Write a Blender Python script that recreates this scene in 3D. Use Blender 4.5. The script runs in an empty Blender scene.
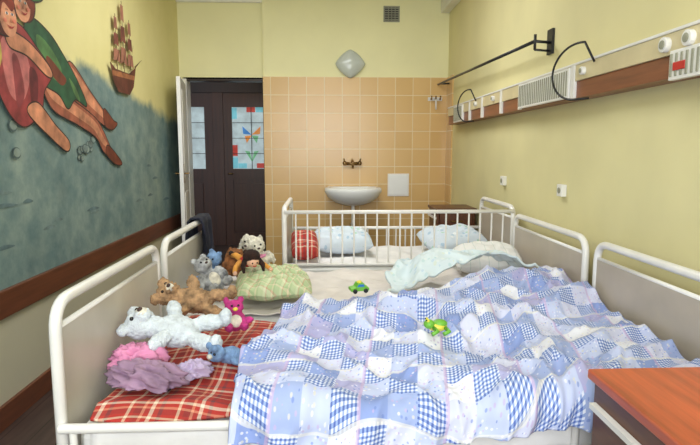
import bpy, math, random
from mathutils import Vector, Matrix, noise
random.seed(4)
S=bpy.context.scene
try:
    S.view_settings.view_transform='Standard'; S.view_settings.look='None'
except Exception: pass

# ---------------------------------------------------------------- materials
def lin(c):
    r=[]
    for v in c[:3]:
        v/=255.0
        r.append(v/12.92 if v<=0.04045 else ((v+0.055)/1.055)**2.4)
    return (r[0],r[1],r[2],1)
class N:
    def __init__(s,name):
        s.m=bpy.data.materials.new(name); s.m.use_nodes=True
        s.t=s.m.node_tree; s.b=s.t.nodes['Principled BSDF']
    def n(s,typ,**k):
        nd=s.t.nodes.new(typ)
        for a,v in k.items(): setattr(nd,a,v)
        return nd
    def l(s,a,b): s.t.links.new(a,b)
    def math(s,op,a,b=None,c=None):
        nd=s.n('ShaderNodeMath',operation=op)
        for i,v in enumerate((a,b,c)):
            if v is None: continue
            if isinstance(v,(int,float)): nd.inputs[i].default_value=v
            else: s.l(v,nd.inputs[i])
        return nd.outputs[0]
    def mix(s,f,a,b,bt='MIX'):
        nd=s.n('ShaderNodeMix',data_type='RGBA',blend_type=bt)
        for i,v in ((0,f),(6,a),(7,b)):
            if isinstance(v,(int,float)): nd.inputs[i].default_value=v
            elif isinstance(v,tuple): nd.inputs[i].default_value=v
            else: s.l(v,nd.inputs[i])
        return nd.outputs[2]
    def ramp(s,f,stops,interp='CONSTANT'):
        nd=s.n('ShaderNodeValToRGB'); cr=nd.color_ramp; cr.interpolation=interp
        cr.elements[0].position=stops[0][0]; cr.elements[0].color=lin(stops[0][1])
        cr.elements[1].position=stops[1][0]; cr.elements[1].color=lin(stops[1][1])
        for p,c in stops[2:]:
            e=cr.elements.new(p); e.color=lin(c)
        s.l(f,nd.inputs[0]); return nd.outputs[0]
    def noise(s,vec,scale,detail=4,rough=.5):
        nd=s.n('ShaderNodeTexNoise'); nd.inputs['Scale'].default_value=scale
        nd.inputs['Detail'].default_value=detail; nd.inputs['Roughness'].default_value=rough
        if vec is not None: s.l(vec,nd.inputs['Vector'])
        return nd.outputs['Fac']
    def bump(s,h,st=.3,d=.01):
        nd=s.n('ShaderNodeBump'); nd.inputs['Strength'].default_value=st; nd.inputs['Distance'].default_value=d
        s.l(h,nd.inputs['Height']); s.l(nd.outputs[0],s.b.inputs['Normal'])
    def pos(s): return s.n('ShaderNodeNewGeometry').outputs['Position']
    def xyz(s,v):
        nd=s.n('ShaderNodeSeparateXYZ'); s.l(v,nd.inputs[0]); return nd.outputs
    def comb(s,x,y,z=0):
        nd=s.n('ShaderNodeCombineXYZ')
        for i,v in enumerate((x,y,z)):
            if isinstance(v,(int,float)): nd.inputs[i].default_value=v
            else: s.l(v,nd.inputs[i])
        return nd.outputs[0]
def mat(name,c,rough=.5,metal=0,var=.06,scale=6,bump=0,bscale=60,bd=.004):
    M=N(name); p=M.n('ShaderNodeTexCoord').outputs['Object']
    f=M.noise(p,scale)
    c2=tuple(max(0,v*(1-var*2.2)) for v in c); c1=tuple(min(255,v*(1+var*.8)) for v in c)
    M.l(M.ramp(f,[(.25,c2),(.75,c1)],'LINEAR'),M.b.inputs['Base Color'])
    M.b.inputs['Roughness'].default_value=rough; M.b.inputs['Metallic'].default_value=metal
    if bump: M.bump(M.noise(p,bscale,5),bump,bd)
    return M.m
def emis(name,c,st):
    M=N(name); p=M.n('ShaderNodeTexCoord').outputs['Object']
    col=M.ramp(M.noise(p,9),[(.3,tuple(v*.85 for v in c)),(.7,c)],'LINEAR')
    M.l(col,M.b.inputs['Base Color']); M.l(col,M.b.inputs['Emission Color'])
    M.b.inputs['Emission Strength'].default_value=st; M.b.inputs['Roughness'].default_value=.2
    return M.m

m_wall=mat('yellow_plaster',(241,236,186),.75,var=.02,scale=1.5,bump=.15,bscale=90,bd=.002)
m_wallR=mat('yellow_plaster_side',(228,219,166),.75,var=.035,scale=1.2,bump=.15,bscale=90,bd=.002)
m_ceil=mat('ceiling_white',(240,238,224),.8,var=.02)
m_white=mat('white_enamel',(236,234,230),.28,var=.02)
m_whiteplastic=mat('white_plastic',(232,230,224),.4,var=.02)
m_porc=mat('porcelain',(240,242,242),.12,var=.01)
m_panelL=mat('laminate_cream',(206,200,186),.35,var=.05,scale=3)
m_panelR=mat('laminate_greige',(188,176,160),.35,var=.05,scale=3)
m_chrome=mat('aged_brass',(150,120,80),.25,metal=.9,var=.1)
m_dark=mat('black_metal',(28,28,30),.4,var=.05)
m_cable=mat('black_rubber',(18,18,20),.5,var=.05)
m_vent=mat('vent_grey',(150,150,130),.5,var=.05)
m_ventd=mat('vent_dark',(60,60,55),.6,var=.05)
m_railc=mat('panel_cream',(214,200,158),.4,var=.03)
m_matt=mat('mattress_ticking',(226,226,222),.8,var=.03,bump=.2)
m_sheet=mat('white_sheet',(232,230,228),.85,var=.03,bump=.25,bscale=14,bd=.02)
m_beige=mat('beige_sheet',(226,219,214),.85,var=.04,bump=.25,bscale=14,bd=.02)
m_navy=mat('navy_cloth',(30,32,48),.9,var=.2,bump=.3)
m_pinkc=mat('pink_cloth',(222,146,184),.9,var=.08,bump=.3,bscale=30,bd=.01)
m_mauve=mat('mauve_cloth',(172,140,168),.9,var=.15,bump=.3,bscale=30,bd=.01)

def wood(name,c,rough=.4,axis='Y',st=.18):
    M=N(name); x=M.xyz(M.pos())
    ax={'X':(1,14,14),'Y':(14,1,14),'Z':(14,14,1)}[axis]
    v=M.comb(M.math('MULTIPLY',x[0],ax[0]),M.math('MULTIPLY',x[1],ax[1]),M.math('MULTIPLY',x[2],ax[2]))
    f=M.noise(v,2.2,6,.6)
    M.l(M.ramp(f,[(.3,tuple(k*(1-st) for k in c)),(.7,tuple(min(255,k*(1+st*.5)) for k in c))],'LINEAR'),M.b.inputs['Base Color'])
    M.b.inputs['Roughness'].default_value=rough; M.bump(f,.1,.002); return M.m
m_woodtrim=wood('brown_wood_trim',(108,62,42))
m_woodrail=wood('brown_wood_strip',(138,84,54))
m_woodtop=wood('reddish_veneer',(188,88,52),.3)
m_woodtop2=wood('dark_veneer',(96,56,36),.35)
m_doorb=wood('dark_brown_door',(66,36,22),.35,'Z')
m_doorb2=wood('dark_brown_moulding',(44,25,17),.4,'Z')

def tilemat(name,ia):
    M=N(name); x=M.xyz(M.pos()); v=M.comb(x[ia],x[2],0)
    b=M.n('ShaderNodeTexBrick',offset=0.0,squash=1.0); M.l(v,b.inputs['Vector'])
    b.inputs['Scale'].default_value=1; b.inputs['Brick Width'].default_value=.2; b.inputs['Row Height'].default_value=.2
    b.inputs['Mortar Size'].default_value=.0045; b.inputs['Mortar Smooth'].default_value=.1
    b.inputs['Color1'].default_value=lin((220,182,122)); b.inputs['Color2'].default_value=lin((212,173,111)); b.inputs['Mortar'].default_value=lin((230,210,168))
    b.inputs['Bias'].default_value=0
    M.l(b.outputs['Color'],M.b.inputs['Base Color']); M.b.inputs['Roughness'].default_value=.25
    inv=M.math('SUBTRACT',1,b.outputs['Fac']); M.bump(inv,.4,.003); return M.m
m_tile=tilemat('ochre_tiles',0); m_tileS=tilemat('ochre_tiles_side',1)

def leftwall():
    M=N('mural_wall_paint'); p=M.pos(); x=M.xyz(p)
    n=M.noise(p,2.2,5,.6); n2=M.noise(p,7,5,.7)
    sea=M.ramp(n,[(.3,(88,114,114)),(.5,(114,140,138)),(.7,(154,172,162))],'LINEAR')
    sea=M.mix(.35,sea,M.ramp(n2,[(.35,(76,106,112)),(.7,(168,180,168))],'LINEAR'))
    yel=M.ramp(n,[(.3,(222,212,146)),(.7,(232,222,160))],'LINEAR')
    zz=M.math('ADD',x[2],M.math('MULTIPLY',M.math('SUBTRACT',n,.5),.35))
    zz=M.math('SUBTRACT',zz,M.math('MULTIPLY',M.math('SUBTRACT',3.6,x[1]),.10))
    up=M.n('ShaderNodeMapRange',interpolation_type='SMOOTHSTEP'); M.l(zz,up.inputs[0])
    up.inputs[1].default_value=1.90; up.inputs[2].default_value=2.02
    c=M.mix(up.outputs[0],sea,yel)
    lo=M.math('LESS_THAN',x[2],.63)
    c=M.mix(lo,c,lin((194,188,162)))
    M.l(c,M.b.inputs['Base Color']); M.b.inputs['Roughness'].default_value=.7
    M.bump(n2,.1,.002); return M.m
m_left=leftwall()

def floormat():
    M=N('dark_floor_boards'); x=M.xyz(M.pos())
    v=M.comb(M.math('MULTIPLY',x[0],14),M.math('MULTIPLY',x[1],1.2),0)
    f=M.noise(v,2,6,.6)
    c=M.ramp(f,[(.3,(50,38,36)),(.7,(88,70,64))],'LINEAR')
    g=M.math('FRACT',M.math('MULTIPLY',x[0],7)); g=M.math('LESS_THAN',g,.04)
    c=M.mix(g,c,lin((28,22,20)))
    M.l(c,M.b.inputs['Base Color']); M.b.inputs['Roughness'].default_value=.4; return M.m
m_floor=floormat()

def duvetmat(name,patch=.085):
    M=N(name); uv=M.n('ShaderNodeTexCoord').outputs['UV']
    mp=M.n('ShaderNodeMapping'); M.l(uv,mp.inputs[0]); mp.inputs['Rotation'].default_value=(0,0,.16)
    x=M.xyz(mp.outputs[0])
    U=M.math('DIVIDE',x[0],patch); V=M.math('DIVIDE',x[1],patch)
    fu=M.math('FLOOR',U); fv=M.math('FLOOR',V)
    wn=M.n('ShaderNodeTexWhiteNoise',noise_dimensions='2D'); M.l(M.comb(fu,fv),wn.inputs['Vector'])
    base=M.ramp(wn.outputs['Value'],[(0,(158,174,220)),(.2,(190,200,234)),(.38,(226,228,240)),(.54,(174,174,218)),(.68,(206,210,236)),(.88,(138,158,214))])
    ck=lambda w,lim:M.math('LESS_THAN',M.math('FRACT',M.math('MULTIPLY',w,7)),lim)
    gu=ck(U,.5); gv=ck(V,.5)
    gs=M.math('MULTIPLY',M.math('ADD',gu,gv),.5)
    ging=M.ramp(gs,[(0,(224,228,242)),(.25,(148,168,216)),(.75,(84,108,180))])
    par=M.math('MODULO',M.math('ADD',fu,M.math('ADD',fv,400)),3)
    isg=M.math('LESS_THAN',par,.5)
    c=M.mix(isg,base,ging)
    vo=M.n('ShaderNodeTexVoronoi'); M.l(mp.outputs[0],vo.inputs['Vector']); vo.inputs['Scale'].default_value=75
    dot=M.math('MULTIPLY',M.math('LESS_THAN',vo.outputs['Distance'],.30),M.math('SUBTRACT',1,isg))
    dc=M.ramp(M.xyz(vo.outputs['Color'])[0],[(0,(220,214,190)),(.2,(190,168,212)),(.5,(104,128,198)),(.75,(236,236,248))])
    c=M.mix(M.math('MULTIPLY',dot,.6),c,dc)
    su=M.math('LESS_THAN',M.math('FRACT',M.math('ADD',M.math('DIVIDE',x[0],patch*3),.02)),.04)
    sv=M.math('LESS_THAN',M.math('FRACT',M.math('ADD',M.math('DIVIDE',x[1],patch*3),.02)),.04)
    c=M.mix(M.math('MULTIPLY',su,.7),c,lin((194,172,212))); c=M.mix(M.math('MULTIPLY',sv,.6),c,lin((228,226,220)))
    M.l(c,M.b.inputs['Base Color']); M.b.inputs['Roughness'].default_value=.85
    M.bump(M.noise(uv,30,4),.25,.01); return M.m
m_duvet=duvetmat('patchwork_duvet_fabric')
def plaid(name,per,st,rot=.05):
    M=N(name); uv=M.n('ShaderNodeTexCoord').outputs['UV']
    mp=M.n('ShaderNodeMapping'); M.l(uv,mp.inputs[0]); mp.inputs['Rotation'].default_value=(0,0,rot)
    x=M.xyz(mp.outputs[0])
    a=M.ramp(M.math('FRACT',M.math('DIVIDE',x[0],per)),st); b=M.ramp(M.math('FRACT',M.math('DIVIDE',x[1],per)),st)
    M.l(M.mix(.5,a,b),M.b.inputs['Base Color']); M.b.inputs['Roughness'].default_value=.9
    M.bump(M.noise(uv,120,2),.3,.003); return M.m
m_red=plaid('red_tartan',.15,[(0,(178,50,42)),(.30,(226,206,178)),(.36,(178,50,42)),(.44,(140,48,46)),(.58,(216,150,120)),(.64,(178,52,44)),(.74,(232,218,196)),(.82,(186,64,52)),(.92,(110,60,64))])
m_green=plaid('green_floral_check',.08,[(0,(186,200,158)),(.3,(214,216,184)),(.45,(196,146,124)),(.52,(172,192,146)),(.8,(220,204,172)),(.9,(158,182,138))],.4)
def printm(name,base,cols,scale=22,lim=.33,mx=1):
    M=N(name); uv=M.n('ShaderNodeTexCoord').outputs['UV']
    vo=M.n('ShaderNodeTexVoronoi'); M.l(uv,vo.inputs['Vector']); vo.inputs['Scale'].default_value=scale
    dc=M.ramp(M.xyz(vo.outputs['Color'])[0],cols)
    c=M.mix(M.math('MULTIPLY',M.math('LESS_THAN',vo.outputs['Distance'],lim),mx),lin(base),dc)
    M.l(c,M.b.inputs['Base Color']); M.b.inputs['Roughness'].default_value=.85
    M.bump(M.noise(uv,9,4),.25,.02); return M.m
m_mint=printm('pale_blue_blanket_print',(212,226,232),[(0,(172,206,210)),(.35,(232,238,236)),(.6,(172,200,222)),(.85,(214,220,196))],30,.3,.5)
m_bluep=printm('pale_blue_print',(206,218,230),[(0,(150,184,210)),(.4,(236,240,244)),(.7,(150,200,170))],22,.3,.7)
def stripem(name,a,b,per):
    M=N(name); uv=M.n('ShaderNodeTexCoord').outputs['UV']; x=M.xyz(uv)
    M.l(M.ramp(M.math('FRACT',M.math('DIVIDE',x[0],per)),[(0,a),(.78,b),(.84,a)]),M.b.inputs['Base Color'])
    M.b.inputs['Roughness'].default_value=.85; M.bump(M.noise(uv,12,4),.3,.02); return M.m
m_stripe=stripem('pale_striped_sheet',(228,228,226),(200,210,206),.06)

# ---------------------------------------------------------------- builders
class MB:
    def __init__(s): s.v=[]; s.f=[]; s.mi=[]; s.m=[]; s.sm=[]; s.uv=None
    def mid(s,m):
        if m not in s.m: s.m.append(m)
        return s.m.index(m)
    def add(s,vs,fs,m,smooth=False):
        o=len(s.v); s.v+= [tuple(v) for v in vs]; k=s.mid(m)
        for f in fs: s.f.append([o+i for i in f]); s.mi.append(k); s.sm.append(smooth)
    def box(s,x0,x1,y0,y1,z0,z1,m,rot=None,c=None):
        vs=[Vector((x,y,z)) for x in (x0,x1) for y in (y0,y1) for z in (z0,z1)]
        if rot is not None:
            c=Vector(c) if c else Vector(((x0+x1)/2,(y0+y1)/2,(z0+z1)/2))
            vs=[rot@(v-c)+c for v in vs]
        s.add(vs,[(0,1,3,2),(4,6,7,5),(0,4,5,1),(2,3,7,6),(0,2,6,4),(1,5,7,3)],m)
    def tube(s,pts,r,m,seg=10,closed=False,cap=True):
        pts=[Vector(p) for p in pts]; n=len(pts); rings=[]; up=None
        rr=r if isinstance(r,(list,tuple)) else [r]*n
        for i,p in enumerate(pts):
            if closed: t=(pts[(i+1)%n]-pts[i-1])
            else: t=(pts[min(i+1,n-1)]-pts[max(i-1,0)])
            t.normalize()
            if up is None:
                a=Vector((0,0,1)) if abs(t.z)<.9 else Vector((1,0,0)); up=(a-t*a.dot(t)).normalized()
            else: up=(up-t*up.dot(t)).normalized()
            b=t.cross(up)
            rings.append([p+(up*math.cos(2*math.pi*k/seg)+b*math.sin(2*math.pi*k/seg))*rr[i] for k in range(seg)])
        vs=[v for g in rings for v in g]; fs=[]
        for i in range(n if closed else n-1):
            j=(i+1)%n
            for k in range(seg): fs.append((i*seg+k,i*seg+(k+1)%seg,j*seg+(k+1)%seg,j*seg+k))
        if cap and not closed: fs.append(tuple(range(seg))[::-1]); fs.append(tuple((n-1)*seg+k for k in range(seg)))
        s.add(vs,fs,m,True)
    def ell(s,c,r,m,rot=None,seg=20,rings=12,fn=None):
        vs=[];fs=[];c=Vector(c)
        if isinstance(r,(int,float)): r=(r,r,r)
        for i in range(rings+1):
            th=math.pi*i/rings
            for k in range(seg):
                ph=2*math.pi*k/seg
                d=Vector((math.sin(th)*math.cos(ph),math.sin(th)*math.sin(ph),math.cos(th)))
                v=Vector((d.x*r[0],d.y*r[1],d.z*r[2]))
                if fn: v=fn(v,d)
                if rot is not None: v=rot@v
                vs.append(c+v)
        for i in range(rings):
            for k in range(seg): fs.append((i*seg+k,(i+1)*seg+k,(i+1)*seg+(k+1)%seg,i*seg+(k+1)%seg))
        s.add(vs,fs,m,True)
    def lathe(s,c,prof,m,seg=32,sx=1,sy=1):
        vs=[];fs=[];n=len(prof)
        for r,z in prof:
            for k in range(seg):
                a=2*math.pi*k/seg; vs.append((c[0]+r*sx*math.cos(a),c[1]+r*sy*math.sin(a),c[2]+z))
        for i in range(n-1):
            for k in range(seg): fs.append((i*seg+k,i*seg+(k+1)%seg,(i+1)*seg+(k+1)%seg,(i+1)*seg+k))
        s.add(vs,fs,m,True)
    def grid(s,P,m,uv=None):
        ny=len(P); nx=len(P[0]); o=len(s.v)
        vs=[p for r in P for p in r]
        fs=[(j*nx+i,j*nx+i+1,(j+1)*nx+i+1,(j+1)*nx+i) for j in range(ny-1) for i in range(nx-1)]
        s.add(vs,fs,m,True)
        if uv:
            if s.uv is None: s.uv={}
            for j in range(ny):
                for i in range(nx): s.uv[o+j*nx+i]=uv[j][i]
    def build(s,name,parent=None,bevel=0,mods=None):
        me=bpy.data.meshes.new(name); me.from_pydata([tuple(v) for v in s.v],[],s.f)
        for m in s.m: me.materials.append(m)
        for p,k,q in zip(me.polygons,s.mi,s.sm): p.material_index=k; p.use_smooth=q
        if s.uv:
            L=me.uv_layers.new(name='UVMap')
            for lp in me.loops: L.data[lp.index].uv=s.uv.get(lp.vertex_index,(0,0))
        me.update(); o=bpy.data.objects.new(name,me); S.collection.objects.link(o)
        if bevel:
            b=o.modifiers.new('bevel','BEVEL'); b.width=bevel; b.segments=3; b.limit_method='ANGLE'; b.angle_limit=math.radians(50)
        if parent is not None:
            o.parent=parent; o.matrix_parent_inverse=Matrix.Translation(-parent.location)
        return o
def grp(name,loc=(0,0,0)):
    e=bpy.data.objects.new(name,None); e.empty_display_size=.1; e.location=loc; S.collection.objects.link(e); return e
def fillet(pts,r,n=6):
    pts=[Vector(p) for p in pts]; out=[pts[0]]
    for i in range(1,len(pts)-1):
        a,b,c=pts[i-1],pts[i],pts[i+1]; p=b+(a-b).normalized()*r; q=b+(c-b).normalized()*r
        for k in range(n+1):
            t=k/n; out.append(p*(1-t)**2+b*2*t*(1-t)+q*t*t)
    out.append(pts[-1]); return out
def simple(name,x0,x1,y0,y1,z0,z1,m,bevel=0,parent=None):
    b=MB(); b.box(x0,x1,y0,y1,z0,z1,m); return b.build(name,parent,bevel)
def RZ(a): return Matrix.Rotation(a,3,'Z')
def RX(a): return Matrix.Rotation(a,3,'X')
def RY(a): return Matrix.Rotation(a,3,'Y')

# ---------------------------------------------------------------- room
XL,XR,YB,YW,ZC=-1.62,1.40,6.5,-1.2,3.13
simple('floor',-3.2,1.6,YW-.1,8.5,-.1,0,m_floor)
simple('ceiling',XL-.15,XR+.15,YW-.1,6.65,ZC,ZC+.1,m_ceil)
simple('wall_left',XL-.12,XL,YW-.1,6.65,0,ZC,m_left)
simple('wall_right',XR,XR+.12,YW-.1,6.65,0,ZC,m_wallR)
b=MB(); DX0,DX1,DZ=-1.56,-.68,2.18
b.box(XL,DX0,YB,6.65,0,ZC,m_wall); b.box(DX0,DX1,YB,6.65,DZ,ZC,m_wall); b.box(DX1,XR,YB-.06,6.65,0,ZC,m_wall)
b.build('wall_back')
b=MB(); b.box(DX1,XR,YB-.075,YB-.06,0,2.20,m_tile); b.box(DX1-.004,DX1,YB-.075,YB+.0,0,2.20,m_tile)
b.build('wall_tiling'); b=MB(); b.box(XR-.015,XR,6.15,YB-.075,0,2.20,m_tileS); b.build('wall_tiling.001')
b=MB(); b.box(XL,XR,YW-.15,YW,0,.9,m_wall); b.box(XL,XR,YW-.15,YW,2.75,ZC,m_wall)
b.box(XL,-1.35,YW-.15,YW,.9,2.75,m_wall); b.box(1.1,XR,YW-.15,YW,.9,2.75,m_wall); b.build('wall_front')
b=MB()
for x in (-1.35,-.16,1.04): b.box(x,x+.06,YW-.12,YW-.06,.9,2.75,m_white)
for z in (.9,2.1,2.69): b.box(-1.35,1.1,YW-.12,YW-.06,z,z+.06,m_white)
b.build('window_1',bevel=.005)
simple('baseboard_left',XL,XL+.02,YW,6.5,0,.12,m_woodtrim,.004)
simple('trim_1',XL,XL+.025,YW,6.5,.55,.69,m_woodtrim,.006)
simple('trim_2',1.30,XR,YW,YB-.06,2.9,ZC,m_ceil,.01)
simple('trim_3',XL,DX1,YB-.04,YB,3.0,ZC,m_ceil,.005)
b=MB()
b.box(DX0-.03,DX0+.02,YB-.02,6.66,0,DZ,m_white); b.box(DX1-.02,DX1-.005,YB+.02,6.66,0,DZ,m_doorb2); b.box(DX0-.03,DX1-.005,YB-.0,6.66,DZ-.02,DZ+.02,m_doorb2)
b.build('door_frame',bevel=.004)
g=grp('door_1',(-1.565,6.46,0)); b=MB()
L=.74
b.box(0,L,-.02,.02,.01,2.11,m_white); b.box(.12,L-.12,-.026,.026,.2,.95,m_whiteplastic); b.box(.12,L-.12,-.026,.026,1.1,2.0,m_whiteplastic)
for sgn in (-1,1):
    b.tube([(L-.07,sgn*.02,1.15),(L-.07,sgn*.06,1.15)],.009,m_chrome); b.tube([(L-.07,sgn*.06,1.15),(L-.18,sgn*.06,1.15)],.009,m_chrome)
    b.box(L-.09,L-.05,sgn*.02-.003,sgn*.02+.003,1.05,1.25,m_chrome)
o=b.build('leaf',bevel=.003); o.parent=g; g.rotation_euler=(0,0,math.radians(-80.5))

# corridor
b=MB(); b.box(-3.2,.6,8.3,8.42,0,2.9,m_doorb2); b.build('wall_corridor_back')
b=MB(); b.box(-3.3,-3.2,6.65,8.4,0,2.9,m_wall); b.build('wall_corridor_left')
b=MB(); b.box(.6,.7,6.65,8.4,0,2.9,m_wall); b.build('wall_corridor_right')
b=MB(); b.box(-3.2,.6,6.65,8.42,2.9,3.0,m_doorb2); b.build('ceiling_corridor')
g_w=emis('glass_pale',(186,204,208),.5); g_r=emis('glass_red',(190,60,50),.45); g_b=emis('glass_blue',(60,130,200),.5)  # pane emission stands in for daylight behind the stained glass
g_o=emis('glass_orange',(226,140,60),.5); g_g=emis('glass_green',(110,180,130),.5); g_c=emis('glass_cyan',(120,196,210),.5)
def leafdoor(x0,x1,nm,fancy=True):
    b=MB(); Y=8.22
    b.box(x0,x0+.12,Y,Y+.06,0,2.2,m_doorb); b.box(x1-.12,x1,Y,Y+.06,0,2.2,m_doorb)
    b.box(x0+.12,x1-.12,Y,Y+.06,0,.18,m_doorb); b.box(x0+.12,x1-.12,Y,Y+.06,.98,1.12,m_doorb); b.box(x0+.12,x1-.12,Y,Y+.06,2.0,2.2,m_doorb)
    b.box(x0+.12,x1-.12,Y+.02,Y+.04,.18,.98,m_doorb); b.box(x0+.17,x1-.17,Y+.0,Y+.03,.25,.91,m_doorb)
    xa,xb,za,zb=x0+.12,x1-.12,1.12,2.0
    b.box(xa,xb,Y+.03,Y+.04,za,zb,g_w)
    w=xb-xa;h=zb-za
    cx,cz=(xa+xb)/2,(za+zb)/2+.05
    if fancy:
        for i in range(5):
            zz=za+h*i/5
            for xx in (xa,xb-.07): b.box(xx,xx+.07,Y+.022,Y+.03,zz+.01,zz+h/5-.01,[g_c,g_r,g_w,g_w,g_c][(i+2*(xx>xa))%5])
        for i in range(3):
            for zz in (za,zb-.08): b.box(xa+.075+i*(w-.15)/3,xa+.07+(i+1)*(w-.15)/3-.005,Y+.022,Y+.03,zz+.01,zz+.08,[g_c,g_w,g_r][(i+(zz>za))%3])
        for sx in (-1,1):
            b.add([(cx,Y+.02,cz),(cx+sx*.13,Y+.02,cz+.12),(cx+sx*.12,Y+.02,cz+.01)],[(0,1,2)],g_b if sx<0 else g_o)
            b.add([(cx,Y+.02,cz-.01),(cx+sx*.10,Y+.02,cz-.02),(cx+sx*.07,Y+.02,cz-.12)],[(0,1,2)],g_o if sx<0 else g_g)
            b.add([(cx,Y+.02,za+.1),(cx+sx*.10,Y+.02,za+.26),(cx+sx*.03,Y+.02,za+.25)],[(0,1,2)],g_g)
    b.box(cx-.005,cx+.005,Y+.012,Y+.018,za,zb,m_dark)
    for k in (1,2,3): b.box(xa,xb,Y+.012,Y+.018,za+h*k/4-.004,za+h*k/4+.004,m_dark)
    b.tube([(x0+.06,Y,1.05),(x0+.06,Y-.05,1.05),(x0+.13,Y-.05,1.05)],.01,m_chrome)
    return b.build(nm)
leafdoor(-2.32,-1.60,'door_2',False); leafdoor(-1.45,-.66,'door_3')
simple('trim_4',-1.60,-1.45,8.2,8.3,0,2.2,m_doorb,.004)
simple('trim_5',-2.4,-.5,8.2,8.3,2.2,2.6,m_doorb2,.004)

# ---------------------------------------------------------------- wall mural
b=MB()
def cat(pts,n=6):
    out=[];k=len(pts)
    for i in range(k):
        p0,p1,p2,p3=[Vector(pts[(i+j-1)%k]) for j in range(4)]
        for t in [q/n for q in range(n)]:
            out.append(.5*((2*p1)+(-p0+p2)*t+(2*p0-5*p1+4*p2-p3)*t*t+(-p0+3*p1-3*p2+p3)*t**3))
    return out
lay=[0]
paints={}
def paint(c):
    if c not in paints: paints[c]=mat('mural_paint_%d_%d_%d'%c,c,.7,var=.16,scale=11)
    return paints[c]
MS=.945
def blob(pts,c,sm=True,line=False):
    q=cat(pts) if sm else [Vector(p) for p in pts]
    n=len(q)
    if line:
        ar=sum(q[i].x*q[(i+1)%n].y-q[(i+1)%n].x*q[i].y for i in range(n)); sg=1 if ar>0 else -1
        q2=[]
        for i in range(n):
            t=(q[(i+1)%n]-q[i-1])
            if t.length<1e-6: q2.append(q[i]); continue
            t.normalize(); q2.append(q[i]+Vector((t.y,-t.x))*sg*.009)
        lay[0]+=1; X=XL+.001+lay[0]*.0002
        b.add([(X,p[0]*MS,1.38+(p[1]-1.38)*MS) for p in q2],[tuple(range(n))],paint((58,40,34)))
    lay[0]+=1; X=XL+.001+lay[0]*.0002
    b.add([(X,p[0]*MS,1.38+(p[1]-1.38)*MS) for p in q],[tuple(range(n))],paint(c))
def disc(y,z,ry,rz,c,a=0,line=False):
    blob([(y+ry*math.cos(t)*math.cos(a)-rz*math.sin(t)*math.sin(a),z+ry*math.cos(t)*math.sin(a)+rz*math.sin(t)*math.cos(a)) for t in [k*math.pi/5 for k in range(10)]],c,True,line)
for i in range(14):
    y=random.uniform(2.6,6.2); z=random.uniform(.85,1.35); w=random.uniform(.1,.3)
    blob([(y,z),(y+w*.5,z+.02),(y+w,z),(y+w*.5,z-.006)],random.choice([(124,146,146),(102,126,130)]))
for i in range(22):
    y,z=random.choice([(3.02,1.55),(4.15,1.40),(3.1,1.44)]); y+=random.uniform(-.18,.24); z+=random.uniform(-.08,.08)
    r=random.uniform(.018,.034); disc(y,z,r*1.3,r,(84,104,104)); disc(y+.004,z+.003,r*1.1,r*.75,random.choice([(140,156,148),(128,146,142)]))
skin=(214,144,108); sk2=(170,98,74)
blob([(3.93,1.97),(4.25,1.80),(4.52,1.66),(4.60,1.61),(4.5,1.57),(4.19,1.66),(3.85,1.78)],sk2,line=True)
blob([(3.95,1.94),(4.25,1.79),(4.50,1.65),(4.5,1.62),(4.2,1.71),(3.9,1.84)],skin)
blob([(3.55,1.80),(3.93,1.72),(4.30,1.62),(4.45,1.52),(4.60,1.38),(4.70,1.33),(4.60,1.31),(4.42,1.38),(4.30,1.48),(4.0,1.56),(3.65,1.64)],sk2,line=True)
blob([(3.6,1.78),(3.93,1.70),(4.28,1.60),(4.42,1.50),(4.54,1.40),(4.40,1.44),(4.25,1.54),(3.95,1.62),(3.65,1.70)],skin)
blob([(4.48,1.70),(4.66,1.62),(4.74,1.60),(4.62,1.55),(4.48,1.58)],(124,62,42),line=True)
blob([(4.52,1.42),(4.72,1.33),(4.80,1.27),(4.64,1.28),(4.48,1.36)],(124,62,42),line=True)
blob([(3.42,2.14),(3.66,2.10),(3.86,1.98),(4.02,1.86),(4.16,1.70),(3.98,1.73),(3.86,1.66),(3.74,1.74),(3.5,1.80),(3.36,1.96)],(48,92,62),line=True)
blob([(3.5,2.06),(3.66,2.02),(3.80,1.9),(3.72,1.82),(3.55,1.9)],(88,132,76))
blob([(3.62,1.96),(3.80,1.88),(3.86,1.84),(3.78,1.80),(3.62,1.88)],(120,60,40))
blob([(3.9,1.86),(4.0,1.80),(4.05,1.72),(3.97,1.76)],(96,136,80))
blob([(3.05,2.04),(3.30,2.08),(3.50,1.98),(3.66,1.86),(3.55,1.74),(3.50,1.62),(3.32,1.52),(3.18,1.56),(3.06,1.70),(3.0,1.9)],(156,62,62),line=True)
blob([(3.12,1.96),(3.30,1.98),(3.40,1.84),(3.30,1.66),(3.16,1.7)],(200,116,112))
blob([(3.22,1.9),(3.28,1.88),(3.32,1.7),(3.24,1.62),(3.22,1.75)],(150,66,68))
blob([(3.40,1.86),(3.48,1.82),(3.46,1.68),(3.40,1.62),(3.38,1.74)],(112,42,46))
blob([(3.34,1.60),(3.46,1.66),(3.66,1.54),(3.84,1.44),(3.80,1.38),(3.60,1.46)],skin,line=True)
blob([(3.18,2.02),(3.40,2.0),(3.62,1.90),(3.66,1.84),(3.58,1.84),(3.38,1.92),(3.2,1.94)],skin,line=True)
disc(3.38,2.22,.12,.11,(120,48,24),line=True); disc(3.36,2.19,.085,.09,(224,156,120),-.2); blob([(3.28,2.24),(3.36,2.28),(3.46,2.24),(3.44,2.19),(3.38,2.24),(3.32,2.22)],(120,48,24))
blob([(3.28,2.30),(3.42,2.36),(3.60,2.30),(3.50,2.25),(3.36,2.27)],(60,110,60),line=True)
blob([(3.44,2.33),(3.62,2.42),(3.66,2.46),(3.56,2.44),(3.42,2.36)],(190,50,40))
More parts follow.
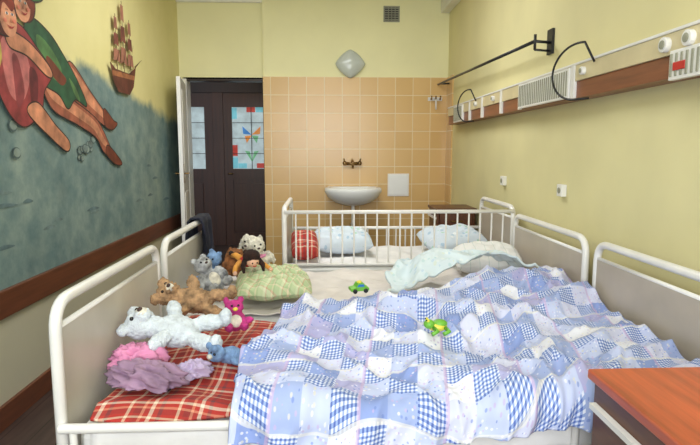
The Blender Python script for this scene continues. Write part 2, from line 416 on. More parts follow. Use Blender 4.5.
disc(3.15,2.12,.13,.13,(96,32,20),line=True); disc(3.20,2.09,.085,.10,(224,156,120),.2); blob([(3.08,2.18),(3.16,2.22),(3.27,2.18),(3.24,2.13),(3.16,2.16),(3.12,2.08)],(140,50,28))
for (y,z) in ((3.19,2.11),(3.24,2.115),(3.33,2.21),(3.385,2.21)):
    disc(y,z,.014,.008,(240,235,225)); disc(y,z,.007,.008,(40,26,20)); blob([(y-.018,z+.016),(y,z+.023),(y+.018,z+.016),(y,z+.019)],(80,36,22))
for (y,z) in ((3.225,2.075),(3.362,2.18)): blob([(y-.004,z+.02),(y+.006,z-.008),(y-.012,z-.008)],(184,112,84),False)
for (y,z) in ((3.165,2.07),(3.255,2.08),(3.31,2.17),(3.41,2.18)): disc(y,z,.016,.011,(226,130,106))
blob([(3.18,2.05),(3.22,2.045),(3.25,2.055),(3.22,2.035)],(170,50,50)); blob([(3.33,2.155),(3.37,2.15),(3.40,2.16),(3.37,2.14)],(170,50,50))
blob([(3.0,1.92),(3.08,1.98),(3.1,1.86),(3.02,1.76)],(204,180,90))
blob([(4.62,2.08),(4.74,2.04),(5.05,2.04),(5.24,2.12),(5.16,1.94),(5.05,1.86),(4.78,1.86),(4.68,1.94)],(104,56,42),False)
blob([(4.66,2.02),(5.2,2.04),(5.18,2.0),(4.67,1.98)],(166,106,68),False)
for y,zt in ((4.78,2.48),(4.94,2.62),(5.10,2.50)):
    blob([(y-.008,2.04),(y+.008,2.04),(y+.006,zt),(y-.006,zt)],(80,44,34),False)
    for k in range(3):
        h=(zt-2.1)/3; z0=2.1+k*h; w=.075-.018*k
        blob([(y-w,z0),(y-w*.2,z0+h*.12),(y+w,z0),(y+w*.8,z0+h*.8),(y-w*.8,z0+h*.8)],(168,112,90) if k!=1 else (134,76,62),False)
blob([(5.2,2.1),(5.42,2.22),(5.2,2.12)],(80,44,34),False)
for y,z in ((4.75,2.3),(4.9,2.34),(5.05,2.3)): blob([(y,2.06),(y+.13,z),(y+.135,z),(y+.01,2.06)],(80,44,34),False)
b.build('wall_mural_painting')

# ---------------------------------------------------------------- back wall fittings
b=MB()
SX,SY,SZ=.31,6.17,.965
prof=[(.02,-.12),(.12,-.115),(.21,-.06),(.245,0),(.26,.012),(.30,.014),(.315,.0),(.315,-.03),(.28,-.09),(.20,-.15),(.09,-.185),(.0,-.19)]
b.lathe((SX,SY,SZ),prof,m_porc,40,1,.78); b.lathe((SX,SY,SZ),[(.0,-.125),(.03,-.122)],m_chrome,16)
b.box(SX-.28,SX+.28,SY+.14,YB-.076,SZ-.10,SZ+.012,m_porc)
b.tube(fillet([(SX,SY,SZ-.18),(SX,SY,SZ-.42),(SX,YB-.08,SZ-.42)],.06),.02,m_whiteplastic)
b.build('wash_basin',bevel=.012)
b=MB(); Z=1.235; YY=YB-.075
b.tube([(SX-.07,YY-.05,Z),(SX+.07,YY-.05,Z)],.017,m_chrome)
for sx in (-1,1):
    b.tube([(SX+sx*.05,YY+.0,Z),(SX+sx*.05,YY-.05,Z)],.02,m_chrome); b.ell((SX+sx*.085,YY-.05,Z+.005),(.026,.026,.026),m_chrome)
    b.tube([(SX+sx*.085,YY-.05,Z+.02),(SX+sx*.095,YY-.07,Z+.055)],.008,m_chrome)
b.tube(fillet([(SX,YY-.05,Z),(SX,YY-.05,Z+.05),(SX,YY-.20,Z+.03),(SX,YY-.21,Z-.05)],.03),.012,m_chrome)
b.build('wall_mounted_tap')
b=MB(); b.box(.72,.965,YY-.012,YY,.86,1.12,m_white); b.box(.735,.95,YY-.018,YY-.012,.875,1.105,m_porc); b.build('wall_access_panel',bevel=.004)
b=MB(); b.box(.23,.37,YB-.08,YB-.06,2.31,2.45,m_white)
def dia(v,d):
    a=math.atan2(d.z,d.x); p=1.35; rr=1/((abs(math.cos(a))**p+abs(math.sin(a))**p)**(1/p))
    return Vector((v.x*rr,v.y,v.z*rr))
b.ell((.29,YB-.095,2.34),(.165,.055,.155),mat('opal_glass',(196,202,194),.2,var=.03),fn=dia,seg=36,rings=24)
b.build('wall_lamp')
b=MB(); b.box(.66,.84,YB-.075,YB-.06,2.80,2.97,m_vent)
b.box(.675,.825,YB-.078,YB-.074,2.815,2.955,m_ventd)
for k in range(6): b.box(.675,.825,YB-.088,YB-.076,2.82+k*.024,2.828+k*.024,m_vent)
for k in range(3): b.box(.71+k*.037,.716+k*.037,YB-.09,YB-.076,2.815,2.955,m_vent)
b.build('ventilation_grille')

# ---------------------------------------------------------------- right wall fittings
b=MB(); X0,X1=1.29,XR; zb,zm,zt=1.65,1.735,1.815
b.box(X0+.01,X1,.6,5.9,zb,zm,m_woodrail); b.box(X0,X1,.6,5.9,zm,zt,m_railc)
for (ya,yb,za,zc) in ((2.95,3.7,zb+.005,zt-.005),(1.35,2.08,zb-.012,zm+.01),(5.25,5.6,zb+.005,zt-.005)):
    b.box(X0-.012,X0+.01,ya,yb,za,zc,m_whiteplastic)
    n=int((yb-ya)/.03)
    for k in range(n): b.box(X0-.016,X0-.011,ya+.02+k*.03,ya+.032+k*.03,za+.012,zc-.012,m_vent)
b.box(X0-.018,X0-.012,1.98,2.05,zb+.02,zb+.05,mat('red_label',(196,40,34),.4))
for ya in (4.1,4.6,5.0,2.90,3.7): b.box(X0-.006,X0+.012,ya,ya+.04,zb,zt,m_whiteplastic)
for ya,r in ((2.12,.028),(1.98,.028),(2.8,.02),(4.3,.02),(4.8,.02)):
    b.tube([(X0+.01,ya,1.775),(X0-.02,ya,1.775)],r,m_whiteplastic,20); b.tube([(X0-.02,ya,1.775),(X0-.024,ya,1.775)],r*.6,m_vent,16)
b.box(X0-.005,X1,.6,5.9,zt,zt+.012,m_whiteplastic)
b.build('bed_head_service_rail',bevel=.002)
for y0 in (2.74,4.85):
    b=MB(); pts=[]
    for k in range(29):
        t=k/28; a=math.pi*.42+math.pi*1.15*t
        pts.append((X0-.045-.05*math.sin(math.pi*t),y0+.02-.20*math.cos(a),1.765+.135*math.sin(a)))
    pts[-1]=(X0-.008,pts[-1][1],pts[-1][2])
    b.tube(pts,.0055,m_cable); b.tube([pts[0],(X0-.008,pts[0][1]-.03,1.80)],.0055,m_cable); b.build('lamp_cable')
b=MB()
b.tube([(1.28,3.46,2.04),(1.28,6.40,2.12)],.011,m_dark)
b.tube([(1.28,3.46,2.04),(1.40,3.50,2.04)],.009,m_dark); b.tube([(1.28,3.46,2.08),(1.28,3.46,1.99)],.009,m_dark); b.box(1.385,1.40,3.46,3.54,1.97,2.12,m_dark)
b.tube([(1.28,3.46,1.99),(1.39,3.50,1.99)],.007,m_dark)
b.tube([(1.28,6.3,2.117),(1.40,6.3,2.12)],.01,m_dark)
b.build('curtain_rod')
b=MB(); b.box(1.17,1.33,YB-.09,YB-.075,1.94,1.98,m_whiteplastic)
for x in (1.2,1.25,1.3): b.tube(fillet([(x,YB-.09,1.96),(x,YB-.14,1.95),(x,YB-.14,1.99)],.015),.008,m_chrome)
b.tube([(1.25,YB-.14,1.95),(1.25,YB-.15,1.84)],.010,m_whiteplastic)
b.build('wall_hooks')
for y,z in ((3.22,1.15),(4.3,1.15)):
    b=MB(); b.box(XR-.03,XR,y-.035,y+.035,z-.035,z+.035,m_whiteplastic); b.tube([(XR-.03,y,z),(XR-.035,y,z)],.018,m_vent,16); b.build('wall_socket',bevel=.004)

# ---------------------------------------------------------------- beds
def endframe(b,x,y0,y1,top,panel,pz0,inner=1):
    r=.0175
    b.tube(fillet([(x,y0,.03),(x,y0,top),(x,y1,top),(x,y1,.03)],.09),r,m_white,12)
    b.box(x-.009,x+.009,y0+.012,y1-.012,pz0,top-.075,panel)
    b.tube([(x,y0,top-.075),(x,y1,top-.075)],.010,m_white); b.tube([(x,y0,pz0),(x,y1,pz0)],.012,m_white)
    b.tube([(x,y0,.2),(x,y1,.2)],.012,m_white)
    for y in (y0,y1): b.ell((x,y,.03),(.03,.03,.03),m_dark)
def bed(y0,y1,xl=-.78,xr=1.30,top=.945,rz=.50):
    g=grp('hospital_bed',((xl+xr)/2,(y0+y1)/2,0))
    b=MB(); endframe(b,xl,y0,y1,top,m_panelL,.42); b.build('footboard',g)
    b=MB(); endframe(b,xr,y0,y1,top,m_panelR,.42); b.build('headboard',g)
    b=MB()
    for y in (y0+.03,y1-.03): b.box(xl,xr,y-.015,y+.015,.36,.42,m_white)
    b.tube([(xl,y0-.02,rz),(xr,y0-.02,rz)],.015,m_white)
    for k in range(5):
        x=xl+.04+k*(xr-xl-.08)/4; b.tube([(x,y0-.02,rz),(x,y0-.01,.38)],.011,m_white)
    for k in range(7):
        x=xl+.1+k*(xr-xl-.2)/6; b.box(x-.02,x+.02,y0+.03,y1-.03,.38,.40,m_white)
    b.build('base_frame',g,.004)
    simple('mattress',xl+.03,xr-.03,y0+.02,y1-.03,.425,.56,m_matt,.04,g)
    return g
g1=bed(1.60,2.58,rz=.575); g2=bed(2.70,3.74)
g=grp('hospital_crib',(.5,4.2,0)); xl,xr,y0,y1=-.28,1.31,3.82,4.62; gc=g
b=MB(); endframe(b,xl,y0,y1,.99,m_panelL,.45); b.build('footboard',g)
b=MB(); endframe(b,xr,y0,y1,.99,m_panelR,.45); b.build('headboard',g)
b=MB()
for y,zt,zb in ((y0-.02,.965,.60),(y1+.02,.74,.36)):
    b.tube([(xl,y,zt),(xr,y,zt)],.013,m_white); b.tube([(xl,y,zb),(xr,y,zb)],.012,m_white)
    n=20
    for k in range(1,n): b.tube([(xl+(xr-xl)*k/n,y,zb),(xl+(xr-xl)*k/n,y,zt)],.0062,m_white,8,cap=False)
b.build('side_rails',g)
b=MB()
for y in (y0+.03,y1-.03): b.box(xl,xr,y-.015,y+.015,.36,.42,m_white)
for k in range(6):
    x=xl+.1+k*(xr-xl-.2)/5; b.box(x-.02,x+.02,y0+.03,y1-.03,.38,.40,m_white)
b.build('base_frame',g,.004)
simple('mattress',xl+.03,xr-.03,y0+.03,y1-.03,.425,.57,m_matt,.04,g)

# ---------------------------------------------------------------- textiles
def nz(x,y,s,o=0): return noise.noise(Vector((x*s+o,y*s-o*.7,o*1.3)))
def ridge(x,y,s,o=0): return (1-abs(nz(x,y,s,o))*2.2)
def cloth(name,m,x0,x1,yfar,yedge,drop,top,disp,nx=150,ny=130,thick=.012,parent=None,hang=.02):
    P=[];UV=[]
    R=.04
    for j in range(ny+1):
        row=[];ur=[]
        for i in range(nx+1):
            u=i/nx; v=j/ny
            a0=x0(v) if callable(x0) else x0; a1=x1(v) if callable(x1) else x1
            x=a0+(a1-a0)*u
            yf=yfar(x); ye=yedge(x) if callable(yedge) else yedge; dr=drop(x) if callable(drop) else drop
            L=yf-ye
            tot=L if dr<=0 else L-R+math.pi/2*R+dr
            s=v*tot; zt=top(x,max(ye,yf-s))
            if dr<=0 or s<L-R: p=Vector((x,yf-s,zt)); n=Vector((0,0,1))
            elif s<L-R+math.pi/2*R:
                a=(s-(L-R))/R; p=Vector((x,ye+R-R*math.sin(a),zt-R+R*math.cos(a))); n=Vector((0,-math.sin(a),math.cos(a)))
            else:
                q=s-(L-R+math.pi/2*R); p=Vector((x,ye-hang*min(1,q/.15)*(1+math.sin(x*23+2*nz(x,0,3)))*.6,zt-R-q)); n=Vector((0,-1,0))
            p=p+n*disp(x,s)
            row.append(p); ur.append((x,-s))
        P.append(row);UV.append(ur)
    b=MB(); b.grid(P,m,UV); o=b.build(name,parent)
    q=o.modifiers.new('thick','SOLIDIFY'); q.thickness=thick; q.offset=1
    return o
cloth('bed_sheet',m_sheet,-.70,1.26,lambda x:2.56,1.60,.06,lambda x,y:.57,lambda x,s:.005*max(0,ridge(x,s,5,1)),80,60,.004,g1)
cloth('bed_sheet_2',m_beige,-.70,1.26,lambda x:3.68,2.72,.0,lambda x,y:.572+.04*math.exp(-((y-2.75)**2/.015))*(1/(1+math.exp(-(x+.05)*20))),lambda x,s:.026*max(-.2,ridge(x*.8,s*.9+.3*x,4,2))*(1/(1+math.exp(-(x+.1)*14)))+.008*ridge(x,s,9,4),130,90,.006,g2)
cloth('bed_sheet_3',m_sheet,-.22,1.27,lambda x:4.57,3.87,.0,lambda x,y:.585,lambda x,s:.018*max(-.2,ridge(x,s,4,5)),80,50,.006,gc)
cloth('tartan_blanket',m_red,lambda v:-.70+.03*math.sin(v*5)+.03*v,lambda v:-.16-.10*v,lambda x:2.56+.03*math.sin(x*9),lambda x:1.60+.01*math.sin(x*14),0,lambda x,y:.592+.006*math.sin(x*7+y*5)-.03*max(0,(1.66-y))/.06*.5,
      lambda x,s:.020*max(-.25,ridge(x,s,3.2,7))+.008*nz(x,s,9,1),90,110,.010)
def dfar(x): return 2.52+.12*max(0,x)+.36*(1/(1+math.exp(-(x-.80)*8)))+.03*math.sin(x*11)
def dtop(x,y):
    z=.632
    z+=.095*math.exp(-((x-.95)**2/.14+(y-2.75)**2/.07))
    z+=.055*math.exp(-((x-.35)**2/.10+(y-2.45)**2/.03))
    z+=.03*math.exp(-((x+.15)**2/.02))
    z+=.03*(1/(1+math.exp(-(x-.5)*8)))
    return z
def ddis(x,s):
    w=.25*nz(x,s,1.6,3)
    k=1+.6*math.exp(-((x-.6)**2/.25+(s-.35)**2/.12))
    f=k*(.038*ridge(x+w,s*1.0+.5*x,2.4,4)+.024*ridge(x*1.3+w,s-.6*x,5.5,8))+.010*ridge(x+w,s+x,11,2)
    f+=.012*ridge((x+s*.8+w)*1.0,(x-s)*.25,9,15)
    return max(f,-.012)
cloth('patchwork_duvet',m_duvet,lambda v:-.20-.10*v+.03*math.sin(v*8),lambda v:1.262-.02*v,dfar,1.52,lambda x:.05+.02*math.sin(x*6+1),dtop,ddis,260,240,.020,hang=.02)

def pillow(name,m,c,w,d,h,rz=0,rx=0,ry=0,amp=.012,seed=0,n=44):
    R3=RZ(rz)@RX(rx)@RY(ry); c=Vector(c); b=MB()
    for sg in (1,-1):
        P=[];UV=[]
        for j in range(n+1):
            row=[];ur=[]
            for i in range(n+1):
                u=-1+2*i/n; v=-1+2*j/n
                prof=((1-u**4)*(1-v**4))**.55
                px=u*(1-.07*v*v*(1-abs(u)*.2)); py=v*(1-.07*u*u)
                dz=sg*h*.5*prof+ (amp*ridge(u*w,v*d,7,seed)*prof if sg>0 else 0)+.01*nz(u,v,2,seed+3)
                row.append(c+R3@Vector((px*w/2,py*d/2,dz))); ur.append((u*w/2,v*d/2))
            if sg<0: row=row[::-1];ur=ur[::-1]
            P.append(row);UV.append(ur)
        b.grid(P,m,UV)
    return b.build(name)
pillow('green_checked_pillow',m_green,(-.28,2.97,.672),.40,.44,.10,.12,.06,seed=3,amp=.030)
pillow('white_pillow',m_stripe,(1.03,3.50,.70),.42,.38,.14,-.1,.12,-.06,seed=8)
pillow('pale_blue_pillow',m_bluep,(.13,4.26,.70),.44,.38,.15,.15,.15,seed=9)
pillow('pale_blue_pillow',m_bluep,(.98,4.25,.70),.46,.44,.15,.2,.15,-.08,seed=12)
pillow('red_tartan_pillow',m_red,(-.15,4.03,.70),.20,.30,.12,.1,.45,seed=14)
def btop(x,y): return .645+.15*math.exp(-((x-.82)**2/.12+(y-3.12)**2/.035))+.03*math.exp(-((x-.5)**2/.05+(y-3.1)**2/.03))
cloth('pale_blue_blanket',m_mint,lambda v:.42-.12*v+.03*math.sin(v*9),lambda v:1.14+.06*v+.03*math.sin(v*7),lambda x:3.27+.03*math.sin(x*12),lambda x:2.82+.26/(1+math.exp(-(x-.66)*9))+.02*math.sin(x*14),0,btop,
      lambda x,s:.040*max(-.3,ridge(x+.2*nz(x,s,2,1),s+.6*x,4.5,6))+.020*ridge(x,s,10,3),150,120,.012)
def heap(name,m,c,r,amp=.35,rz=0,seed=0,sc=1.7,n=(84,42)):
    b=MB()
    def fn(v,d):
        k=1+amp*(ridge(d.x*1.2+d.z*.7,d.y*1.2,sc,seed)-.5)+.16*nz(d.x,d.y+d.z,5,seed)+.10*ridge(d.x,d.y+d.z,4,seed+2)
        q=Vector((v.x*k,v.y*k,v.z*k))
        if q.z<-r[2]*.35: q.z=-r[2]*.35
        return q
    b.ell(c,r,m,rot=RZ(rz),seg=n[0],rings=n[1],fn=fn)
    b.uv={i:(v[0],v[1]+v[2]) for i,v in enumerate(b.v)}
    return b.build(name)
heap('pink_jacket',m_pinkc,(-.665,1.945,.64),(.085,.055,.055),.5,.2,3,2.2)
heap('mauve_pyjamas',m_mauve,(-.60,1.815,.63),(.12,.065,.045),.5,-.35,9,2.2)
heap('lilac_sleeve',mat('lilac_cloth',(190,174,204),.9,var=.1,bump=.3),(-.46,1.87,.622),(.06,.035,.036),.5,.5,12,2.2)
b=MB(); P=[];UV=[]
for j in range(41):
    row=[];ur=[]
    for i in range(25):
        y=3.36+.26*i/24; s=-.30+.62*j/40
        if abs(s)<.03: x=-.78+ (s); z=.945+.027
        elif s<0: x=-.815; z=.96+(s+.03)
        else: x=-.745; z=.96-(s-.03)
        x+= (.014*math.sin(y*60+s*6)+.01*nz(y,s,9,1))*(1 if s>0 else -1)*min(1,abs(s)*8)
        row.append(Vector((x,y+.03*math.sin(s*7),z))); ur.append((y,s))
    P.append(row);UV.append(ur)
b.grid(P,m_navy,UV); o=b.build('navy_trousers'); q=o.modifiers.new('t','SOLIDIFY'); q.thickness=.01

# ---------------------------------------------------------------- bedside tables
def nightstand(x0,x1,y0,y1,h,top,side):
    g=grp('bedside_table',((x0+x1)/2,(y0+y1)/2,0))
    b=MB(); b.box(x0,x1,y0,y1,h-.028,h,top); b.build('top',g,.006)
    b=MB(); t=.02; xa,xb,ya,yb=x0+.015,x1-.015,y0+.015,y1-.015
    b.box(xa,xa+t,ya,yb,.16,h-.028,side); b.box(xb-t,xb,ya,yb,.16,h-.028,side); b.box(xa,xb,ya,ya+t,.16,h-.2,side); b.box(xa+t,xb-t,yb-t,yb,.16,h-.03,side)
    b.box(xa,xb,ya,yb,.16,.18,side); b.box(xa+t,xb-t,ya+.01,yb,h-.22,h-.2,side); b.build('cabinet',g,.003)
    b=MB(); b.box(xa+t+.005,xb-t-.005,ya-.012,ya+.01,h-.19,h-.04,top); b.box(xa+t+.005,xb-t-.005,ya-.012,ya+.0,.2,h-.215,top)
    for z in (h-.115,h-.3): b.tube(fillet([((xa+xb)/2-.05,ya-.012,z),((xa+xb)/2-.05,ya-.04,z),((xa+xb)/2+.05,ya-.04,z),((xa+xb)/2+.05,ya-.012,z)],.012),.006,m_chrome)
    b.build('drawer_fronts',g,.003)
    b=MB()
    for x in (x0+.03,x1-.03):
        for y in (y0+.03,y1-.03): b.tube([(x,y,.16),(x,y,.05)],.012,m_white); b.ell((x,y,.03),(.014,.03,.03),m_dark)
    b.box(x0-.004,x0+.014,y0+.03,y1-.03,h-.10,h-.085,m_white)
    b.build('legs',g)
nightstand(.72,1.2,1.02,1.45,.785,m_woodtop,m_woodtop2)
nightstand(1.0,1.38,5.0,5.4,.86,m_woodtop2,m_woodtop2)

# ---------------------------------------------------------------- toys
tex=bpy.data.textures.new('fur','CLOUDS'); tex.noise_scale=.012
def fur(name,c,var=.12): return mat(name,c,.95,var=var,scale=30,bump=.8,bscale=160,bd=.008)
m_eye=mat('toy_eye',(12,10,10),.15,var=.02); m_nose=mat('toy_nose',(60,36,30),.5)
def plush(name,parts,m,det=[],disp=.006,vox=.0055,loc=(0,0,0),rot=None):
    g=grp(name,loc); R3=rot if rot is not None else Matrix.Identity(3); L=Vector(loc)
    b=MB()
    for c,r,*rr in parts:
        b.ell(L+R3@Vector(c),r,m,rot=R3@(rr[0] if rr else Matrix.Identity(3)))
    o=b.build('body',g)
    q=o.modifiers.new('r','REMESH'); q.mode='VOXEL'; q.voxel_size=vox; q.use_smooth_shade=True
    q=o.modifiers.new('s','SMOOTH'); q.iterations=3
    if disp: q=o.modifiers.new('d','DISPLACE'); q.texture=tex; q.strength=disp*2; q.mid_level=.5; q.texture_coords='GLOBAL'
    b=MB()
    for c,r,mm,*rr in det: b.ell(L+R3@Vector(c),r,mm,rot=R3@(rr[0] if rr else Matrix.Identity(3)),seg=14,rings=8)
    if det: b.build('details',g)
    return g
def bear(s=1,ears=.03):
    p=[((0,0,0),(.10*s,.070*s,.060*s)),((-.14*s,0,.02*s),(.062*s,.066*s,.058*s)),((-.08*s,0,.01*s),(.05*s,.045*s,.045*s)),
       ((-.185*s,.052*s,.03*s),(ears*s*.9,ears*s,ears*s*.7)),((-.185*s,-.052*s,.03*s),(ears*s*.9,ears*s,ears*s*.7)),
       ((-.125*s,0,.072*s),(.032*s,.034*s,.028*s)),
       ((.12*s,.055*s,.01*s),(.075*s,.034*s,.034*s),RZ(.3)),((.12*s,-.055*s,.01*s),(.075*s,.034*s,.034*s),RZ(-.3)),
       ((.185*s,.075*s,.03*s),(.026*s,.032*s,.042*s)),((.185*s,-.075*s,.03*s),(.026*s,.032*s,.042*s)),
       ((-.03*s,.085*s,.03*s),(.03*s,.060*s,.028*s),RZ(.5)),((-.03*s,-.085*s,.03*s),(.03*s,.060*s,.028*s),RZ(-.5))]
    return p
def face(s,me=m_eye,mn=m_nose):
    return [((-.158*s,.026*s,.070*s),.0085*s,me),((-.158*s,-.026*s,.070*s),.0085*s,me),((-.132*s,0,.100*s),(.010*s,.013*s,.008*s),mn)]
m_fw=fur('pale_blue_plush',(220,229,236),.06); m_fb=fur('brown_plush',(182,146,108),.2); m_fm=fur('magenta_plush',(206,60,140)); m_fbl=fur('blue_plush',(130,164,208))
m_fg=fur('grey_plush',(180,182,184),.2); m_fc=fur('cream_plush',(236,228,212)); m_hair=fur('dark_doll_hair',(48,26,20),.3); m_dred=mat('red_felt',(190,46,40),.9,bump=.3); m_dor=mat('orange_felt',(230,160,70),.9,bump=.3)
m_fbr=fur('tan_plush',(150,96,56),.2)
m_skin=mat('doll_skin',(226,176,146),.6); m_pinkd=mat('pink_felt',(236,150,190),.9); m_yel=mat('yellow_plastic',(226,212,80),.35); m_grn=mat('green_plastic',(110,180,60),.35); m_tblue=mat('blue_plastic',(40,110,190),.35)
plush('pale_blue_teddy_bear',bear(.93,.030),m_fw,face(.93)+[((-.118,0,.080),(.022,.024,.015),m_fc)],disp=.006,loc=(-.56,2.05,.712),rot=RZ(-.12)@RX(.45)@RY(.10))
plush('brown_teddy_bear',bear(.80,.034),m_fb,face(.80)+[((-.102,0,.066),(.020,.021,.014),m_fc)],disp=.012,loc=(-.565,2.38,.74),rot=RZ(-.20)@RX(.7)@RY(.25))
plush('magenta_plush_toy',[((0,0,0),(.048,.04,.042)),((0,-.01,.056),(.038,.034,.033)),((-.03,0,.085),(.013,.012,.018)),((.03,0,.085),(.013,.012,.018)),((-.046,-.03,0),(.03,.016,.015)),((.046,-.03,.0),(.03,.016,.015)),((-.03,-.05,-.025),(.018,.033,.018)),((.03,-.05,-.025),(.018,.033,.018))],m_fm,
   [((-.013,-.042,.062),.005,m_eye),((.013,-.042,.062),.005,m_eye),((0,-.043,.048),(.011,.008,.008),m_yel),((0,-.037,.0),(.026,.012,.026),m_fc)],disp=.004,loc=(-.375,2.26,.682),rot=RZ(.3)@RX(-.3))
plush('blue_plush_toy',[((0,0,0),(.045,.036,.03)),((-.055,-.01,.02),(.032,.03,.03)),((.045,.02,-.01),(.03,.016,.016)),((.045,-.03,-.01),(.03,.016,.016)),((-.07,.02,.045),(.012,.012,.014)),((-.07,-.03,.045),(.012,.012,.014)),((0,-.045,-.01),(.018,.03,.014))],m_fbl,
   [((-.078,-.02,.032),.005,m_eye),((-.074,-.034,.028),.005,m_eye),((-.086,-.02,.018),(.01,.012,.009),m_fc)],disp=.004,loc=(-.345,1.96,.650),rot=RZ(.6))
def sit(s=1,longear=False):
    p=[((0,0,0),(.06*s,.05*s,.07*s)),((0,-.005*s,.10*s),(.05*s,.047*s,.045*s)),((0,-.045*s,.09*s),(.025*s,.022*s,.02*s)),
       ((-.045*s,-.06*s,-.045*s),(.025*s,.055*s,.024*s)),((.045*s,-.06*s,-.045*s),(.025*s,.055*s,.024*s)),
       ((-.065*s,-.02*s,.02*s),(.02*s,.022*s,.045*s),RY(.4)),((.065*s,-.02*s,.02*s),(.02*s,.022*s,.045*s),RY(-.4))]
    if longear: p+=[((-.052*s,-.005*s,.10*s),(.014*s,.018*s,.05*s),RY(.3)),((.052*s,-.005*s,.10*s),(.014*s,.018*s,.05*s),RY(-.3))]
    else: p+=[((-.03*s,0,.142*s),(.018*s,.012*s,.018*s)),((.03*s,0,.142*s),(.018*s,.012*s,.018*s))]
    return p
def sface(s): return [((-.018*s,-.049*s,.112*s),.006*s,m_eye),((.018*s,-.049*s,.112*s),.006*s,m_eye),((0,-.067*s,.095*s),(.009*s,.006*s,.006*s),m_nose)]
plush('white_plush_bunny',sit(1.1,True),m_fc,sface(1.1),disp=.005,loc=(-.48,3.46,.705),rot=RZ(-.4)@RY(.25))
plush('grey_plush_bear',sit(1.0),m_fg,sface(1.0)+[((0,-.045,.0),(.03,.012,.04),m_fc)],disp=.007,loc=(-.61,3.00,.680),rot=RZ(.5)@RX(-.5)@RY(-.4))
plush('tan_plush_dog',sit(.8,True),m_fbr,sface(.8),disp=.006,loc=(-.545,3.26,.70),rot=RZ(.4)@RY(.2))
plush('cream_plush_lamb',sit(1.0),m_fc,sface(1.0)+[((0,-.03,.04),(.04,.035,.012),m_pinkd)],disp=.010,loc=(-.39,3.32,.72),rot=RZ(.3)@RY(-.2))
plush('blue_grey_plush_bear',sit(.9),m_fbl,sface(.9),disp=.006,loc=(-.66,3.22,.675),rot=RZ(-.4)@RY(.25))
DL=(-.42,2.99,.79); g=grp('rag_doll',DL); C=Vector(DL); Rr=RZ(.5)@RX(.25); b=MB()
L=lambda x,y,z: C+Rr@Vector((x,y,z))
b.ell(L(0,0,0),(.045,.04,.03),m_dred,rot=Rr); b.ell(L(0,-.07,.03),(.034,.034,.032),m_skin); b.ell(L(0,-.052,.048),(.046,.044,.040),m_hair,fn=lambda v,d:v*(1+.14*noise.noise(d*6)))
for s in (-1,1):
    b.tube([L(s*.04,.0,.0),L(s*.08,-.04,-.01),L(s*.10,-.08,-.02)],[.016,.013,.011],m_dor); b.ell(L(s*.10,-.09,-.02),.012,m_skin)
    b.tube([L(s*.022,.04,0),L(s*.035,.09,0),L(s*.04,.13,-.02)],[.018,.015,.012],m_dor); b.ell(L(s*.042,.14,-.01),(.014,.02,.014),m_hair)
    b.tube([L(s*.03,-.05,.04),L(s*.055,-.08,.01),L(s*.055,-.10,-.02)],[.016,.014,.006],m_hair)
    b.ell(L(s*.013,-.103,.034),.004,m_eye)
b.tube([L(-.01,-.104,.018),L(0,-.106,.015),L(.01,-.104,.018)],.002,m_dred)
b.build('figure',g)
def toycar(name,c,rz,body,s=1):
    R3=RZ(rz)@RX(.1); C=Vector(c); b=MB()
    def P(x,y,z): return C+R3@Vector((x*s,y*s,z*s))
    pr=[(-.045,.008),(-.045,.022),(-.02,.027),(-.012,.045),(.018,.045),(.028,.026),(.045,.022),(.045,.008)]
    vs=[P(x,-.022,z) for x,z in pr]+[P(x,.022,z) for x,z in pr]; n=len(pr)
    b.add(vs,[tuple(range(n)),tuple(range(n,2*n))[::-1]]+[(i,i+n,(i+1)%n+n,(i+1)%n) for i in range(n)],body)
    for x in (-.027,.027):
        for y in (-.024,.024): b.tube([P(x,y-.005,.01),P(x,y+.005,.01)],.011*s,m_dark,14)
    b.add([P(-.018,-.0225,.03),P(.02,-.0225,.03),P(.015,-.0225,.042),P(-.010,-.0225,.042)],[(0,1,2,3)],m_tblue)
    b.ell(P(0,0,.048),(.012*s,.012*s,.008*s),m_yel)
    b.build(name,bevel=.002)
def duvet_z(x,y):
    s=dfar(x)-y; return dtop(x,y)+ddis(x,s)+.021
def seat(x,y,r): return max(duvet_z(x+dx,y+dy) for dx in (-r,0,r) for dy in (-r,0,r))
toycar('toy_car',(.15,2.47,seat(.15,2.47,.025)),.3,m_grn,.95)
fx,fy=.40,1.93
b=MB(); C=Vector((fx,fy,seat(fx,fy,.03)+.013))
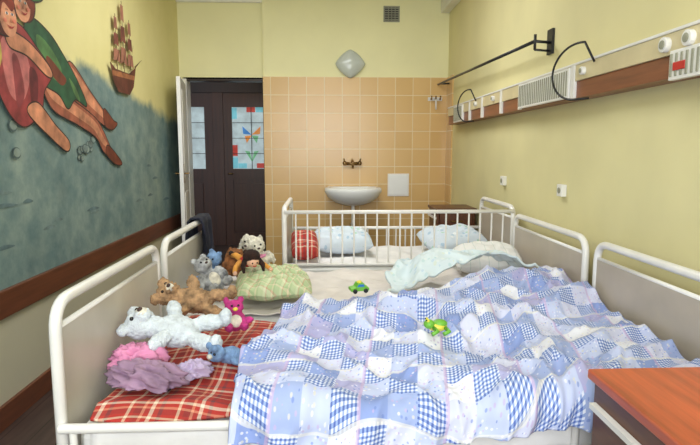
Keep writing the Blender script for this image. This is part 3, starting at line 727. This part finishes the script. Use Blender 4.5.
b.ell(C,(.036,.028,.018),m_yel); b.ell(C+Vector((-.032,-.01,.012)),(.02,.02,.017),m_grn); b.ell(C+Vector((.008,0,.011)),(.028,.023,.015),m_grn)
for s in (-1,1):
    b.ell(C+Vector((-.038,s*.012-.008,.027)),.006,m_yel); b.ell(C+Vector((-.042,s*.012-.010,.029)),.003,m_eye)
    for x in (-.016,.025): b.tube([C+Vector((x,s*.02,0)),C+Vector((x+.01,s*.042,-.006)),C+Vector((x-.012,s*.052,-.012))],[.008,.0065,.008],m_grn)
b.build('toy_frog')

# ---------------------------------------------------------------- lights, world, camera
def area(name,loc,rot,sx,sy,e,c):
    l=bpy.data.lights.new(name,'AREA'); l.shape='RECTANGLE'; l.size=sx; l.size_y=sy; l.energy=e; l.color=c
    o=bpy.data.objects.new(name,l); o.location=loc; o.rotation_euler=rot; S.collection.objects.link(o); return o
area('window_daylight',(-.12,YW-.3,1.85),(math.radians(90),0,0),2.3,1.8,128,(.93,.96,1))
for y in (1.3,4.3):  # unseen tube fixtures, added to brighten the room and its far end
    b=MB(); b.box(-.75,.45,y-.09,y+.09,ZC-.07,ZC,m_white)
    for dy in (-.04,.04): b.tube([(-.7,y+dy,ZC-.085),(.4,y+dy,ZC-.085)],.014,emis('fill_tube_glow_%d_%d'%(y*10,dy*100),(250,248,240),1.5))
    b.build('added_ceiling_lamp',bevel=.004)
    area('ceiling_fill_light',(-.15,y,ZC-.11),(0,0,0),1.1,.2,14 if y<2 else 38,(.97,.98,1))  # added fill under each fixture, stronger at the back
area('corridor_fill_light',(-1.4,7.4,2.85),(0,0,0),.6,.6,6,(1,.95,.9))  # no fixture here: fill added to lift the dark corridor doors
w=bpy.data.worlds.new('World'); S.world=w; w.use_nodes=True
bg=w.node_tree.nodes['Background']; bg.inputs[0].default_value=(.8,.9,1,1); bg.inputs[1].default_value=1.0
cam=bpy.data.cameras.new('camera'); cam.lens=28.8; cam.sensor_width=36; cam.clip_start=.02
co=bpy.data.objects.new('camera',cam); co.location=(0,0,1.38); co.rotation_euler=(math.radians(90-7.3),0,math.radians(-2.56)); S.collection.objects.link(co); S.camera=co
